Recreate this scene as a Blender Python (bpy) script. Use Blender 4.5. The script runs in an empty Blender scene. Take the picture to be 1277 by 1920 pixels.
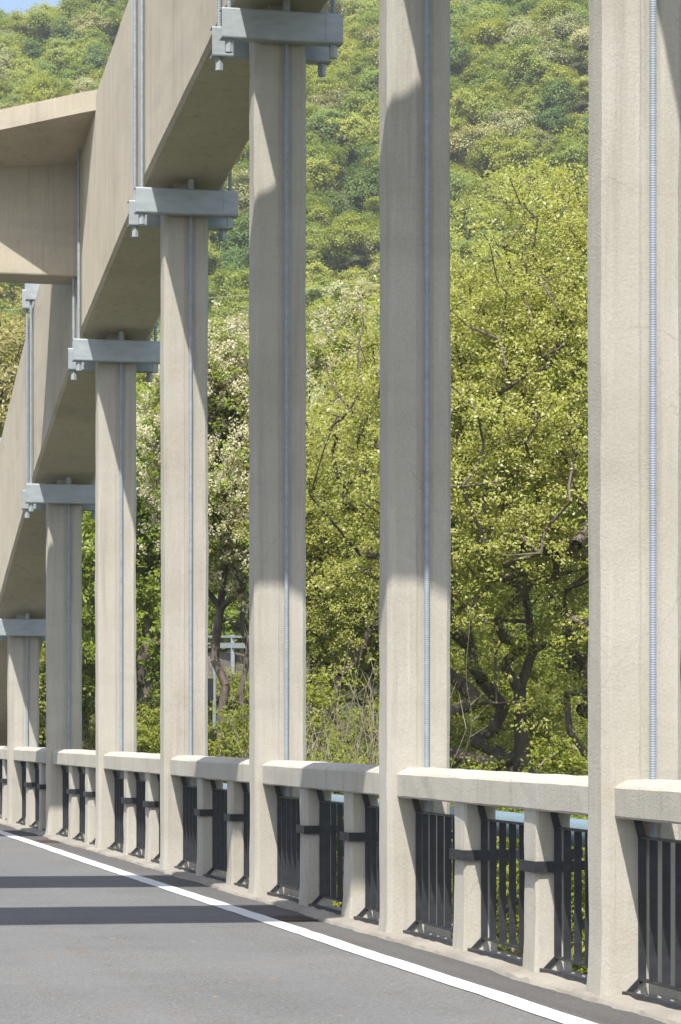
import bpy, bmesh, math, random
import numpy as np
from mathutils import Vector, Matrix

scene = bpy.context.scene
C = scene.collection
R = math.radians

# ------------------------------------------------------------------ camera
F = 5200.0                      # focal length in pixels of the 1277x1920 photograph
HC = 1.343                      # eye height above the kerb
TH = R(13.3)                    # the view turns this far right of the bridge axis (+Y)
cam_data = bpy.data.cameras.new('camera')
cam = bpy.data.objects.new('camera', cam_data)
C.objects.link(cam)
cam.location = (0, 0, HC)
cam.rotation_euler = (R(90), 0, -TH)
cam_data.sensor_fit = 'VERTICAL'
cam_data.sensor_height = 36.0
cam_data.lens = 36.0 * F / 1920.0
cam_data.shift_y = (1367 - 960) / 1920.0
cam_data.clip_start = 0.2
cam_data.clip_end = 6000
scene.camera = cam

# ------------------------------------------------------------------ light
SUN = Vector((1.0, 2.9, -4.35)).normalized()          # travel direction of the sunlight
ELEV = math.asin(-SUN.z)
AZ = math.atan2(-SUN.x, -SUN.y)                       # clockwise from +Y
world = bpy.data.worlds.new('World')
scene.world = world
world.use_nodes = True
wn = world.node_tree
wn.nodes.clear()
w_out = wn.nodes.new('ShaderNodeOutputWorld')
w_bg = wn.nodes.new('ShaderNodeBackground')
w_sky = wn.nodes.new('ShaderNodeTexSky')
w_sky.sky_type = 'NISHITA'
w_sky.sun_disc = False
w_sky.sun_elevation = ELEV
w_sky.sun_rotation = AZ
w_sky.air_density = 1.0
w_sky.dust_density = 2.2
w_sky.ozone_density = 1.0
w_bg.inputs['Strength'].default_value = 0.13
wn.links.new(w_sky.outputs[0], w_bg.inputs[0])
wn.links.new(w_bg.outputs[0], w_out.inputs[0])
sun_data = bpy.data.lights.new('sun', 'SUN')
sun_data.energy = 4.2
sun_data.angle = R(0.53)
sun_data.color = (1.0, 0.965, 0.91)
sun = bpy.data.objects.new('sun', sun_data)
C.objects.link(sun)
sun.rotation_euler = SUN.to_track_quat('-Z', 'Y').to_euler()
sun.location = (-20, -40, 60)
scene.view_settings.view_transform = 'Standard'
scene.view_settings.look = 'None'
scene.view_settings.exposure = 0.80
scene.view_settings.gamma = 1.0
scene.view_settings.use_curve_mapping = False
scene.render.engine = 'CYCLES'
scene.cycles.use_denoising = True
scene.cycles.max_bounces = 12
scene.cycles.diffuse_bounces = 7
scene.cycles.transmission_bounces = 4
scene.cycles.use_adaptive_sampling = True
scene.cycles.adaptive_threshold = 0.015

# ------------------------------------------------------------------ helpers
RND = random.Random(7)


def at(px, py, d):
    """the place d metres ahead that is seen at this point of the photograph"""
    s = (px - 638.5) / F * d
    return Vector((math.sin(TH) * d + math.cos(TH) * s, math.cos(TH) * d - math.sin(TH) * s, HC + (1367 - py) / F * d))


def tag(o, label=None, cat=None, group=None, kind=None):
    if label: o['label'] = label
    if cat: o['category'] = cat
    if group: o['group'] = group
    if kind: o['kind'] = kind
    return o


def empty(name, loc, label=None, cat=None, group=None):
    o = bpy.data.objects.new(name, None)
    C.objects.link(o)
    o.location = loc
    o.empty_display_size = 0.2
    return tag(o, label, cat, group)


def link(name, me, parent=None, mat=None, loc=None):
    o = bpy.data.objects.new(name, me)
    C.objects.link(o)
    if mat is not None:
        for m in (mat if isinstance(mat, (list, tuple)) else [mat]):
            if m.name not in [x.name for x in me.materials if x]:
                me.materials.append(m)
    if parent is not None:
        o.parent = parent
        if loc is None:                         # mesh is in world coordinates
            o.location = -Vector(parent.location)
    if loc is not None:
        o.location = loc
    return o


def mesh_from(name, verts, faces):
    me = bpy.data.meshes.new(name)
    me.from_pydata([tuple(v) for v in verts], [], faces)
    me.update()
    return me


class MB:
    """collects simple solids into one mesh"""
    def __init__(self):
        self.v, self.f = [], []

    def add(self, verts, faces):
        o = len(self.v)
        self.v += [tuple(v) for v in verts]
        self.f += [tuple(i + o for i in f) for f in faces]

    def box(self, x0, x1, y0, y1, z0, z1):
        self.add([(x0, y0, z0), (x1, y0, z0), (x1, y1, z0), (x0, y1, z0), (x0, y0, z1), (x1, y0, z1), (x1, y1, z1), (x0, y1, z1)],
                 [(3, 2, 1, 0), (4, 5, 6, 7), (0, 1, 5, 4), (1, 2, 6, 5), (2, 3, 7, 6), (3, 0, 4, 7)])

    def loft(self, rings, cap=True):
        n = len(rings[0]); o = len(self.v)
        for r in rings: self.v += [tuple(p) for p in r]
        for k in range(len(rings) - 1):
            for i in range(n):
                j = (i + 1) % n
                self.f.append((o + k * n + i, o + k * n + j, o + (k + 1) * n + j, o + (k + 1) * n + i))
        if cap:
            self.f.append(tuple(o + i for i in range(n))[::-1])
            self.f.append(tuple(o + (len(rings) - 1) * n + i for i in range(n)))

    def tube(self, a, b, r0, r1=None, n=8):
        a, b = Vector(a), Vector(b); r1 = r0 if r1 is None else r1
        d = (b - a).normalized()
        u = d.cross(Vector((0, 0, 1)) if abs(d.z) < 0.9 else Vector((1, 0, 0))).normalized(); w = d.cross(u)
        ring = lambda c, r: [c + (u * math.cos(2 * math.pi * i / n) + w * math.sin(2 * math.pi * i / n)) * r for i in range(n)]
        self.loft([ring(a, r0), ring(b, r1)])

    def build(self, name, smooth=None):
        me = mesh_from(name, self.v, self.f)
        bm = bmesh.new(); bm.from_mesh(me)
        bmesh.ops.recalc_face_normals(bm, faces=bm.faces)
        bm.to_mesh(me); bm.free()
        if smooth is not None:
            me.shade_smooth()
            me.set_sharp_from_angle(angle=R(smooth))
        return me


def bevel(me, w, seg=2, ang=30):
    bm = bmesh.new(); bm.from_mesh(me)
    ed = [e for e in bm.edges if len(e.link_faces) == 2 and e.calc_face_angle(0) > R(ang)]
    bmesh.ops.bevel(bm, geom=ed, offset=w, segments=seg, profile=0.5, affect='EDGES')
    bm.to_mesh(me); bm.free()
    return me


# ------------------------------------------------------------------ materials
def new_mat(name):
    m = bpy.data.materials.new(name); m.use_nodes = True
    nt = m.node_tree; nt.nodes.clear()
    out = nt.nodes.new('ShaderNodeOutputMaterial')
    b = nt.nodes.new('ShaderNodeBsdfPrincipled')
    nt.links.new(b.outputs[0], out.inputs[0])
    return m, nt, b, out


def N(nt, t, **kw):
    n = nt.nodes.new(t)
    for k, v in kw.items():
        if k in n.inputs: n.inputs[k].default_value = v
        else: setattr(n, k, v)
    return n


def noise(nt, vec, scale, detail=3, rough=0.55):
    n = N(nt, 'ShaderNodeTexNoise', Scale=scale, Detail=detail, Roughness=rough)
    nt.links.new(vec, n.inputs['Vector'])
    return n.outputs[0]


def ramp(nt, fac, stops):
    r = nt.nodes.new('ShaderNodeValToRGB')
    el = r.color_ramp.elements
    while len(el) < len(stops): el.new(0.5)
    for e, (p, c) in zip(el, stops):
        e.position = p
        e.color = (c, c, c, 1) if isinstance(c, (int, float)) else (*c, 1)
    nt.links.new(fac, r.inputs[0])
    return r.outputs[0]


def mix(nt, fac, a, b, mode='MIX'):
    m = nt.nodes.new('ShaderNodeMix'); m.data_type = 'RGBA'; m.blend_type = mode
    for sock, v in ((m.inputs[0], fac), (m.inputs[6], a), (m.inputs[7], b)):
        if isinstance(v, (int, float)): sock.default_value = v
        elif isinstance(v, tuple): sock.default_value = (*v, 1)
        else: nt.links.new(v, sock)
    return m.outputs[2]


def position(nt, scale=None):
    g = nt.nodes.new('ShaderNodeNewGeometry')
    if scale is None: return g.outputs['Position']
    mp = nt.nodes.new('ShaderNodeMapping'); mp.inputs['Scale'].default_value = scale
    nt.links.new(g.outputs['Position'], mp.inputs[0])
    return mp.outputs[0]


def bump(nt, b, h, strength, dist):
    bn = N(nt, 'ShaderNodeBump', Strength=strength, Distance=dist)
    nt.links.new(h, bn.inputs['Height'])
    nt.links.new(bn.outputs[0], b.inputs['Normal'])


def concrete(name, base, dark, light, grain=1.0):
    m, nt, b, _ = new_mat(name)
    P = position(nt)
    big = noise(nt, P, 1.3, 5)
    col = ramp(nt, big, [(0.25, dark), (0.5, base), (0.75, light)])
    streak = noise(nt, position(nt, (9, 9, 0.45)), 1.0, 4, 0.6)
    col = mix(nt, ramp(nt, streak, [(0.54, 0.0), (0.74, 0.42)]), col, (0.25, 0.225, 0.185))
    pale = noise(nt, position(nt, (14, 14, 0.8)), 1.0, 3, 0.5)
    col = mix(nt, ramp(nt, pale, [(0.6, 0.0), (0.75, 0.4)]), col, tuple(min(1, c * 1.18) for c in light))
    rust = noise(nt, P, 2.7, 4, 0.6)
    col = mix(nt, ramp(nt, rust, [(0.62, 0.0), (0.78, 0.3)]), col, (0.36, 0.26, 0.16))
    fine = noise(nt, position(nt, (38, 38, 0.9)), 1.0, 3, 0.6)
    col = mix(nt, ramp(nt, fine, [(0.55, 0.0), (0.75, 0.16)]), col, (0.27, 0.25, 0.215))
    bands = noise(nt, position(nt, (0.6, 0.6, 3.2)), 1.0, 3, 0.6)
    col = mix(nt, ramp(nt, bands, [(0.55, 0.0), (0.7, 0.22)]), col, (0.30, 0.285, 0.25))
    wn_ = N(nt, 'ShaderNodeTexNoise', Scale=3.0, Detail=3.0); nt.links.new(P, wn_.inputs['Vector'])
    wv = mix(nt, 0.25, P, wn_.outputs['Color'], 'ADD')
    ck = N(nt, 'ShaderNodeTexVoronoi', Scale=1.1); ck.feature = 'DISTANCE_TO_EDGE'; nt.links.new(wv, ck.inputs['Vector'])
    ckm = N(nt, 'ShaderNodeMath', operation='MULTIPLY')
    nt.links.new(ramp(nt, ck.outputs['Distance'], [(0.0, 0.28), (0.004, 0.0)]), ckm.inputs[0])
    nt.links.new(ramp(nt, noise(nt, P, 0.9, 2), [(0.52, 0.0), (0.6, 1.0)]), ckm.inputs[1])
    col = mix(nt, ckm.outputs[0], col, (0.17, 0.15, 0.125))
    grit = noise(nt, P, 75, 3, 0.7)
    col = mix(nt, 0.5, col, ramp(nt, grit, [(0.3, 0.72), (0.6, 1.0)]), 'MULTIPLY')
    pit = N(nt, 'ShaderNodeTexVoronoi', Scale=16.0); nt.links.new(P, pit.inputs['Vector'])
    col = mix(nt, ramp(nt, pit.outputs['Distance'], [(0.0, 0.6), (0.055, 0.0)]), col, (0.14, 0.12, 0.10))
    nt.links.new(col, b.inputs['Base Color'])
    b.inputs['Roughness'].default_value = 0.92
    b.inputs['Diffuse Roughness'].default_value = 0.4
    b.inputs['Specular IOR Level'].default_value = 0.25
    h = N(nt, 'ShaderNodeMath', operation='ADD')
    nt.links.new(noise(nt, P, 70, 4, 0.65), h.inputs[0])
    h2 = N(nt, 'ShaderNodeMath', operation='MULTIPLY'); h2.inputs[1].default_value = 0.7
    nt.links.new(noise(nt, P, 11, 3, 0.5), h2.inputs[0]); nt.links.new(h2.outputs[0], h.inputs[1])
    bump(nt, b, h.outputs[0], 0.5 * grain, 0.007)
    return m


M_CONC = concrete('plastered_concrete', (0.455, 0.426, 0.362), (0.40, 0.37, 0.305), (0.49, 0.462, 0.402))
M_RIB = concrete('rib_concrete', (0.51, 0.453, 0.355), (0.44, 0.385, 0.295), (0.555, 0.50, 0.405), 0.8)
M_KERB = concrete('kerb_concrete', (0.29, 0.265, 0.225), (0.21, 0.19, 0.16), (0.36, 0.335, 0.285), 1.4)


def steel(name, col, rough, metal, var=0.12):
    m, nt, b, _ = new_mat(name)
    P = position(nt)
    n1 = noise(nt, position(nt, (3, 3, 9)), 2.0, 4)
    c = ramp(nt, n1, [(0.3, tuple(x * (1 - var) for x in col)), (0.7, tuple(min(1, x * (1 + var)) for x in col))])
    nt.links.new(c, b.inputs['Base Color'])
    nt.links.new(ramp(nt, noise(nt, P, 22, 3), [(0.3, rough - 0.08), (0.7, rough + 0.1)]), b.inputs['Roughness'])
    b.inputs['Metallic'].default_value = metal
    bump(nt, b, noise(nt, P, 40, 3), 0.15, 0.002)
    return m


M_STEEL = steel('grey_painted_steel', (0.315, 0.35, 0.365), 0.45, 0.08)
M_ROD = steel('galvanised_rod', (0.26, 0.30, 0.33), 0.68, 0.05)
M_BLACK = steel('black_painted_iron', (0.024, 0.025, 0.030), 0.45, 0.0, 0.3)
M_PIPE = steel('pale_blue_pipe', (0.20, 0.285, 0.33), 0.3, 0.0, 0.05)
M_GALV = steel('galvanised_guardrail', (0.30, 0.325, 0.34), 0.5, 0.2)
M_RUST = steel('rusty_iron', (0.07, 0.045, 0.032), 0.8, 0.1, 0.4)
M_WIRE = steel('pale_wire', (0.40, 0.47, 0.44), 0.6, 0.0)


def asphalt():
    m, nt, b, _ = new_mat('asphalt')
    P = position(nt)
    col = ramp(nt, noise(nt, P, 0.55, 5, 0.6), [(0.3, (0.122, 0.122, 0.119)), (0.7, (0.160, 0.160, 0.155))])
    g = N(nt, 'ShaderNodeTexVoronoi', Scale=95.0); nt.links.new(P, g.inputs['Vector'])
    col = mix(nt, 0.75, col, ramp(nt, g.outputs['Color'], [(0.1, 0.62), (0.9, 1.3)]), 'MULTIPLY')
    sx = nt.nodes.new('ShaderNodeSeparateXYZ'); nt.links.new(P, sx.inputs[0])
    # fresh darker asphalt between the white line and the kerb
    edge = ramp(nt, sx.outputs[0], [(0.0, 0.0), (1.0, 1.0)])
    mr = N(nt, 'ShaderNodeMapRange'); mr.inputs['From Min'].default_value = 4.05; mr.inputs['From Max'].default_value = 4.2
    nt.links.new(sx.outputs[0], mr.inputs['Value'])
    col = mix(nt, mr.outputs[0], col, mix(nt, 1.0, col, (0.60, 0.57, 0.55), 'MULTIPLY'))
    # wheel track bands along the road
    tr = noise(nt, position(nt, (1.6, 0.03, 1)), 1.0, 2)
    col = mix(nt, ramp(nt, tr, [(0.45, 0.0), (0.62, 0.35)]), col, (0.15, 0.15, 0.15))
    # rusty brown stains
    st = noise(nt, position(nt, (2.4, 1.1, 1)), 1.0, 5, 0.65)
    col = mix(nt, ramp(nt, st, [(0.58, 0.0), (0.72, 0.42)]), col, (0.155, 0.112, 0.08))
    sp = noise(nt, position(nt, (9, 4, 1)), 1.0, 2, 0.5)
    few = N(nt, 'ShaderNodeMath', operation='MULTIPLY'); nt.links.new(ramp(nt, sp, [(0.70, 0.0), (0.74, 0.5)]), few.inputs[0])
    nt.links.new(ramp(nt, noise(nt, P, 0.8, 1), [(0.5, 0.0), (0.58, 1.0)]), few.inputs[1])
    col = mix(nt, few.outputs[0], col, (0.34, 0.23, 0.13))
    # small pale grit
    v = N(nt, 'ShaderNodeTexVoronoi', Scale=7.0); nt.links.new(P, v.inputs['Vector'])
    col = mix(nt, ramp(nt, v.outputs['Distance'], [(0.035, 0.9), (0.05, 0.0)]), col, (0.36, 0.34, 0.31))
    nt.links.new(col, b.inputs['Base Color'])
    b.inputs['Roughness'].default_value = 0.95
    b.inputs['Diffuse Roughness'].default_value = 0.6
    b.inputs['Specular IOR Level'].default_value = 0.12
    bump(nt, b, noise(nt, P, 120, 3, 0.7), 0.55, 0.006)
    return m


M_ASPH = asphalt()


def line_paint():
    m, nt, b, _ = new_mat('white_road_paint')
    P = position(nt)
    w = noise(nt, P, 45, 4, 0.7)
    col = mix(nt, ramp(nt, w, [(0.58, 0.0), (0.72, 0.75)]), (0.66, 0.66, 0.64), (0.24, 0.24, 0.23))
    dirt = noise(nt, P, 2.2, 4)
    col = mix(nt, ramp(nt, dirt, [(0.5, 0.0), (0.8, 0.35)]), col, (0.5, 0.47, 0.42))
    nt.links.new(col, b.inputs['Base Color'])
    b.inputs['Roughness'].default_value = 0.7
    bump(nt, b, noise(nt, P, 120, 2), 0.3, 0.004)
    return m


M_LINE = line_paint()


def leaf_mat(name, cols, transl=0.35, tint=None, rough=0.5, per_object=0.0):
    """cols: colours a leaf may have, picked leaf by leaf"""
    m, nt, b, out = new_mat(name)
    g = nt.nodes.new('ShaderNodeNewGeometry')
    k = len(cols)
    col = ramp(nt, g.outputs['Random Per Island'], [(i / max(1, k - 1), c) for i, c in enumerate(cols)])
    patch = noise(nt, position(nt), 0.55, 2)
    col = mix(nt, ramp(nt, patch, [(0.35, 0.0), (0.65, 0.6)]), col, tint or cols[0])
    if per_object:
        oi = nt.nodes.new('ShaderNodeObjectInfo')
        tone = ramp(nt, oi.outputs['Random'], [(0.0, (0.68, 0.82, 0.74)), (0.35, (0.90, 0.96, 0.85)), (0.7, (1.10, 1.04, 0.8)), (1.0, (1.3, 1.2, 1.1))])
        col = mix(nt, per_object, col, tone, 'MULTIPLY')
    nt.links.new(col, b.inputs['Base Color'])
    b.inputs['Roughness'].default_value = rough
    b.inputs['Specular IOR Level'].default_value = 0.35
    tr = nt.nodes.new('ShaderNodeBsdfTranslucent')
    nt.links.new(mix(nt, 1.0, col, (1.25, 1.2, 0.55), 'MULTIPLY'), tr.inputs[0])
    ms = nt.nodes.new('ShaderNodeMixShader'); ms.inputs[0].default_value = transl
    nt.links.new(b.outputs[0], ms.inputs[1]); nt.links.new(tr.outputs[0], ms.inputs[2])
    nt.links.new(ms.outputs[0], out.inputs[0])
    return m


M_OAK = leaf_mat('young_oak_leaves', [(0.225, 0.25, 0.04), (0.345, 0.37, 0.07), (0.44, 0.44, 0.12), (0.52, 0.51, 0.27)], 0.44, (0.345, 0.37, 0.07), 0.36)
M_LOCUST = leaf_mat('locust_leaves', [(0.15, 0.21, 0.022), (0.25, 0.32, 0.04), (0.34, 0.38, 0.07)], 0.45)
M_ASH = leaf_mat('pale_yellow_leaves', [(0.24, 0.22, 0.06), (0.35, 0.32, 0.12), (0.45, 0.41, 0.22)], 0.35)
M_SHRUB = leaf_mat('shrub_leaves', [(0.15, 0.185, 0.02), (0.27, 0.30, 0.038), (0.37, 0.37, 0.07)], 0.42)
M_FLOWER = leaf_mat('white_blossom', [(0.56, 0.53, 0.40), (0.66, 0.63, 0.51), (0.46, 0.46, 0.30)], 0.45)
M_HILL = leaf_mat('hill_foliage', [(0.225, 0.28, 0.055), (0.31, 0.355, 0.075), (0.40, 0.425, 0.13)], 0.45, (0.29, 0.34, 0.065), 0.6, 0.9)
M_HILLDARK = leaf_mat('dark_hill_foliage', [(0.10, 0.16, 0.042), (0.15, 0.22, 0.055), (0.20, 0.26, 0.065)], 0.35, (0.12, 0.19, 0.048), 0.6, 0.6)
M_HILLPALE = leaf_mat('pale_blossoming_foliage', [(0.22, 0.25, 0.075), (0.36, 0.36, 0.17), (0.50, 0.47, 0.31)], 0.3, (0.32, 0.33, 0.13), 0.6, 0.5)
M_GRASS = leaf_mat('long_grass', [(0.10, 0.11, 0.02), (0.17, 0.17, 0.04), (0.24, 0.21, 0.08)], 0.3)


def bark(name, c0, c1):
    m, nt, b, _ = new_mat(name)
    n1 = noise(nt, position(nt, (9, 9, 2)), 1.0, 5, 0.65)
    nt.links.new(ramp(nt, n1, [(0.3, c0), (0.7, c1)]), b.inputs['Base Color'])
    b.inputs['Roughness'].default_value = 0.9
    bump(nt, b, n1, 0.8, 0.04)
    return m


M_BARK = bark('dark_bark', (0.06, 0.047, 0.036), (0.19, 0.155, 0.12))
M_TWIG = bark('bare_twig_bark', (0.20, 0.165, 0.12), (0.38, 0.33, 0.25))


def soil():
    m, nt, b, _ = new_mat('leafy_soil')
    P = position(nt)
    col = ramp(nt, noise(nt, P, 1.7, 6, 0.65), [(0.3, (0.035, 0.03, 0.018)), (0.5, (0.06, 0.07, 0.02)), (0.7, (0.10, 0.12, 0.03))])
    nt.links.new(col, b.inputs['Base Color']); b.inputs['Roughness'].default_value = 0.95
    bump(nt, b, noise(nt, P, 6, 5), 1.0, 0.15)
    return m


M_SOIL = soil()
M_STONE = concrete('weathered_wall', (0.17, 0.15, 0.135), (0.11, 0.10, 0.085), (0.24, 0.21, 0.19), 1.5)

# ------------------------------------------------------------------ bridge measures
YP = 13.28                      # face of the nearest hanger seen whole
S = 4.38                        # hanger spacing
X0, X1 = 4.50, 4.93             # hanger, across the bridge
DY = 0.27                       # hanger, along the bridge
RX0, RX1 = 4.31, 5.12           # arch rib
RIB_D = 2.19
ZB = {-4: 3.0, -3: 4.45, -2: 5.75, -1: 6.65, 0: 7.20, 1: 7.43, 2: 7.26, 3: 6.635, 4: 5.775, 5: 4.53, 6: 2.98, 7: 1.07, 8: -1.10}


def yh(i): return YP + S * i


def zrib(y):
    t = (y - 0.13 - YP) / S
    t = max(-4, min(7.999, t)); i = math.floor(t)
    return ZB[i] + (ZB[i + 1] - ZB[i]) * (t - i)


# ------------------------------------------------------------------ terrain
PROFILE = [(-900, -6), (0, -6), (25, -5), (34, -2.6), (42, -1.5), (60, -0.3), (75, 0.8), (95, 3), (130, 9), (220, 28), (420, 128), (1500, 420)]
_pd = np.array([p[0] for p in PROFILE], float); _pz = np.array([p[1] for p in PROFILE], float)


def dv(x, y):
    return x * math.sin(TH) + y * math.cos(TH), x * math.cos(TH) - y * math.sin(TH)


def ground_z(x, y):
    x = np.asarray(x, float); y = np.asarray(y, float)
    d, v = dv(x, y)
    z = np.interp(d, _pd, _pz)
    far = np.clip((d - 100) / 150, 0, 1)
    z = z + far * (3.0 * np.sin(v * 0.055 + d * 0.02) + 2.0 * np.sin(d * 0.07 - v * 0.03))
    z = z + 0.25 * np.sin(x * 0.9 + 1.3) * np.sin(y * 0.7) * np.clip((d - 20) / 20, 0, 1)
    ridge = np.clip(86.5 + 0.30 * (v + 42), 60, 128)                     # the skyline climbs to the right
    z = np.where(z > ridge, ridge - (z - ridge) * 0.25, z)
    cut = np.where(y > 30, -0.35 + np.maximum(0, np.abs(x) - 6) ** 2 * 0.4, z)
    return np.where(np.abs(x) < 400, np.minimum(z, np.maximum(cut, -8)), z)


gd = np.concatenate([np.linspace(-800, 0, 9)[:-1], np.arange(0, 140, 2.5), np.arange(140, 480, 5), np.linspace(480, 1500, 12)])
gv = np.concatenate([np.linspace(-900, -120, 9)[:-1], np.arange(-120, 121, 3.0), np.linspace(120, 900, 9)[1:]])
GD, GV = np.meshgrid(gd, gv, indexing='ij')
GX = GD * math.sin(TH) + GV * math.cos(TH); GY = GD * math.cos(TH) - GV * math.sin(TH)
GZ = ground_z(GX, GY)
nv = len(gv)
gf = [(i * nv + j, i * nv + j + 1, (i + 1) * nv + j + 1, (i + 1) * nv + j) for i in range(len(gd) - 1) for j in range(nv - 1)]
me = mesh_from('ground', np.stack([GX.ravel(), GY.ravel(), GZ.ravel()], 1).tolist(), [f[::-1] for f in gf])
me.shade_smooth()
tag(link('ground', me, None, M_SOIL), kind='structure')

# ------------------------------------------------------------------ deck, road, line, kerb
YA, YB = -14.0, 62.0
mb = MB(); mb.box(-3.9, 4.76, YA, YB, -0.62, -0.06)
tag(link('bridge_deck', mb.build('bridge_deck'), None, M_KERB), kind='structure')

rng = np.random.default_rng(3)
ys = np.arange(YA, YB + 0.01, 0.5)
xs = np.linspace(-3.7, 4.47, 12)
verts, faces = [], []
for y in ys:
    for x in xs:
        verts.append((x, y, -0.03 + 0.018 * (1 - ((x - 0.4) / 4.1) ** 2)))
for i in range(len(ys) - 1):
    for j in range(len(xs) - 1):
        a = i * len(xs) + j
        faces.append((a, a + 1, a + len(xs) + 1, a + len(xs)))
me = mesh_from('road', verts, faces); me.shade_smooth()
tag(link('road', me, None, M_ASPH), kind='structure')


def road_z(x): return -0.03 + 0.018 * (1 - ((x - 0.4) / 4.1) ** 2)


verts, faces = [], []
yl = np.arange(YA, YB, 0.25); wob = np.cumsum(rng.normal(0, 0.004, len(yl))); wob -= np.linspace(wob[0], wob[-1], len(yl))
for k, y in enumerate(yl):
    w = float(wob[k]) * 0.5
    for x in (3.985 + w + rng.normal(0, 0.003), 4.065 + w, 4.14 + w + rng.normal(0, 0.003)):
        verts.append((x, y, road_z(x) + 0.005))
for k in range(len(yl) - 1):
    for j in range(2):
        a = k * 3 + j
        faces.append((a, a + 1, a + 4, a + 3))
tag(link('white_edge_line', mesh_from('white_edge_line', verts, faces), None, M_LINE), kind='structure')

# kerb: a concrete strip with a ragged edge against the asphalt
verts, faces = [], []
yk = np.arange(YA, YB, 0.11)
e = np.convolve(rng.normal(0, 1, len(yk) + 40), np.ones(9) / 9, 'same')[20:-20] * 0.055 + rng.normal(0, 0.006, len(yk))
for k, y in enumerate(yk):
    xe = 4.45 + float(e[k]); j = rng.normal(0, 0.004, 3)
    prof = [(xe - 0.012, -0.05), (xe + 0.004, -0.012 + j[0]), (xe + 0.03, 0.0 + j[1]), (4.60, 0.004 + j[2]), (4.80, 0.0), (4.80, -0.30), (4.5, -0.30)]
    for p in prof: verts.append((p[0], y, p[1]))
n = 7
for k in range(len(yk) - 1):
    for j in range(n - 1):
        a = k * n + j
        faces.append((a, a + n, a + n + 1, a + 1))
me = mesh_from('kerb', verts, faces)
bm = bmesh.new(); bm.from_mesh(me); bmesh.ops.recalc_face_normals(bm, faces=bm.faces); bm.to_mesh(me); bm.free()
me.shade_smooth(); me.set_sharp_from_angle(angle=R(40))
tag(link('kerb', me, None, M_KERB), kind='structure')

# ------------------------------------------------------------------ arch rib
mb = MB(); rings = []
jr = np.random.default_rng(11)
for y in np.concatenate([np.arange(yh(-4), yh(7) + 4.0, S / 12)]):
    z = zrib(y)
    c = 0.035
    q = lambda: float(jr.normal(0, 0.0012))
    z0, z1 = z, z + RIB_D
    ring = [(RX0 + q(), y, z0 + c), (RX0 + c, y, z0 + q()), (RX1 - c, y, z0 + q()), (RX1 + q(), y, z0 + c),
            (RX1 + q(), y, z1 - c), (RX1 - c, y, z1 + q()), (RX0 + c, y, z1 + q()), (RX0 + q(), y, z1 - c)]
    rings.append(ring)
mb.loft(rings)
rib = link('arch_rib', mb.build('arch_rib', 35), None, M_RIB)
tag(rib, 'deep concrete arch rib rising to the right above the hangers', 'arch rib')

# ------------------------------------------------------------------ hangers
def threaded(length, r, pitch, n=8):
    rows = max(2, int(length / (pitch / 2)))
    a = np.arange(n) * 2 * np.pi / n
    z = np.linspace(0, length, rows)
    rr = np.where(np.arange(rows) % 2 == 0, r, r * 0.90)
    V = np.stack([np.outer(rr, np.cos(a)), np.outer(rr, np.sin(a)), np.repeat(z[:, None], n, 1)], -1).reshape(-1, 3)
    Fc = [(k * n + i, k * n + (i + 1) % n, (k + 1) * n + (i + 1) % n, (k + 1) * n + i) for k in range(rows - 1) for i in range(n)]
    Fc += [tuple(range(n))[::-1], tuple((rows - 1) * n + i for i in range(n))]
    return mesh_from('threaded_rod', V.tolist(), Fc)


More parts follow.
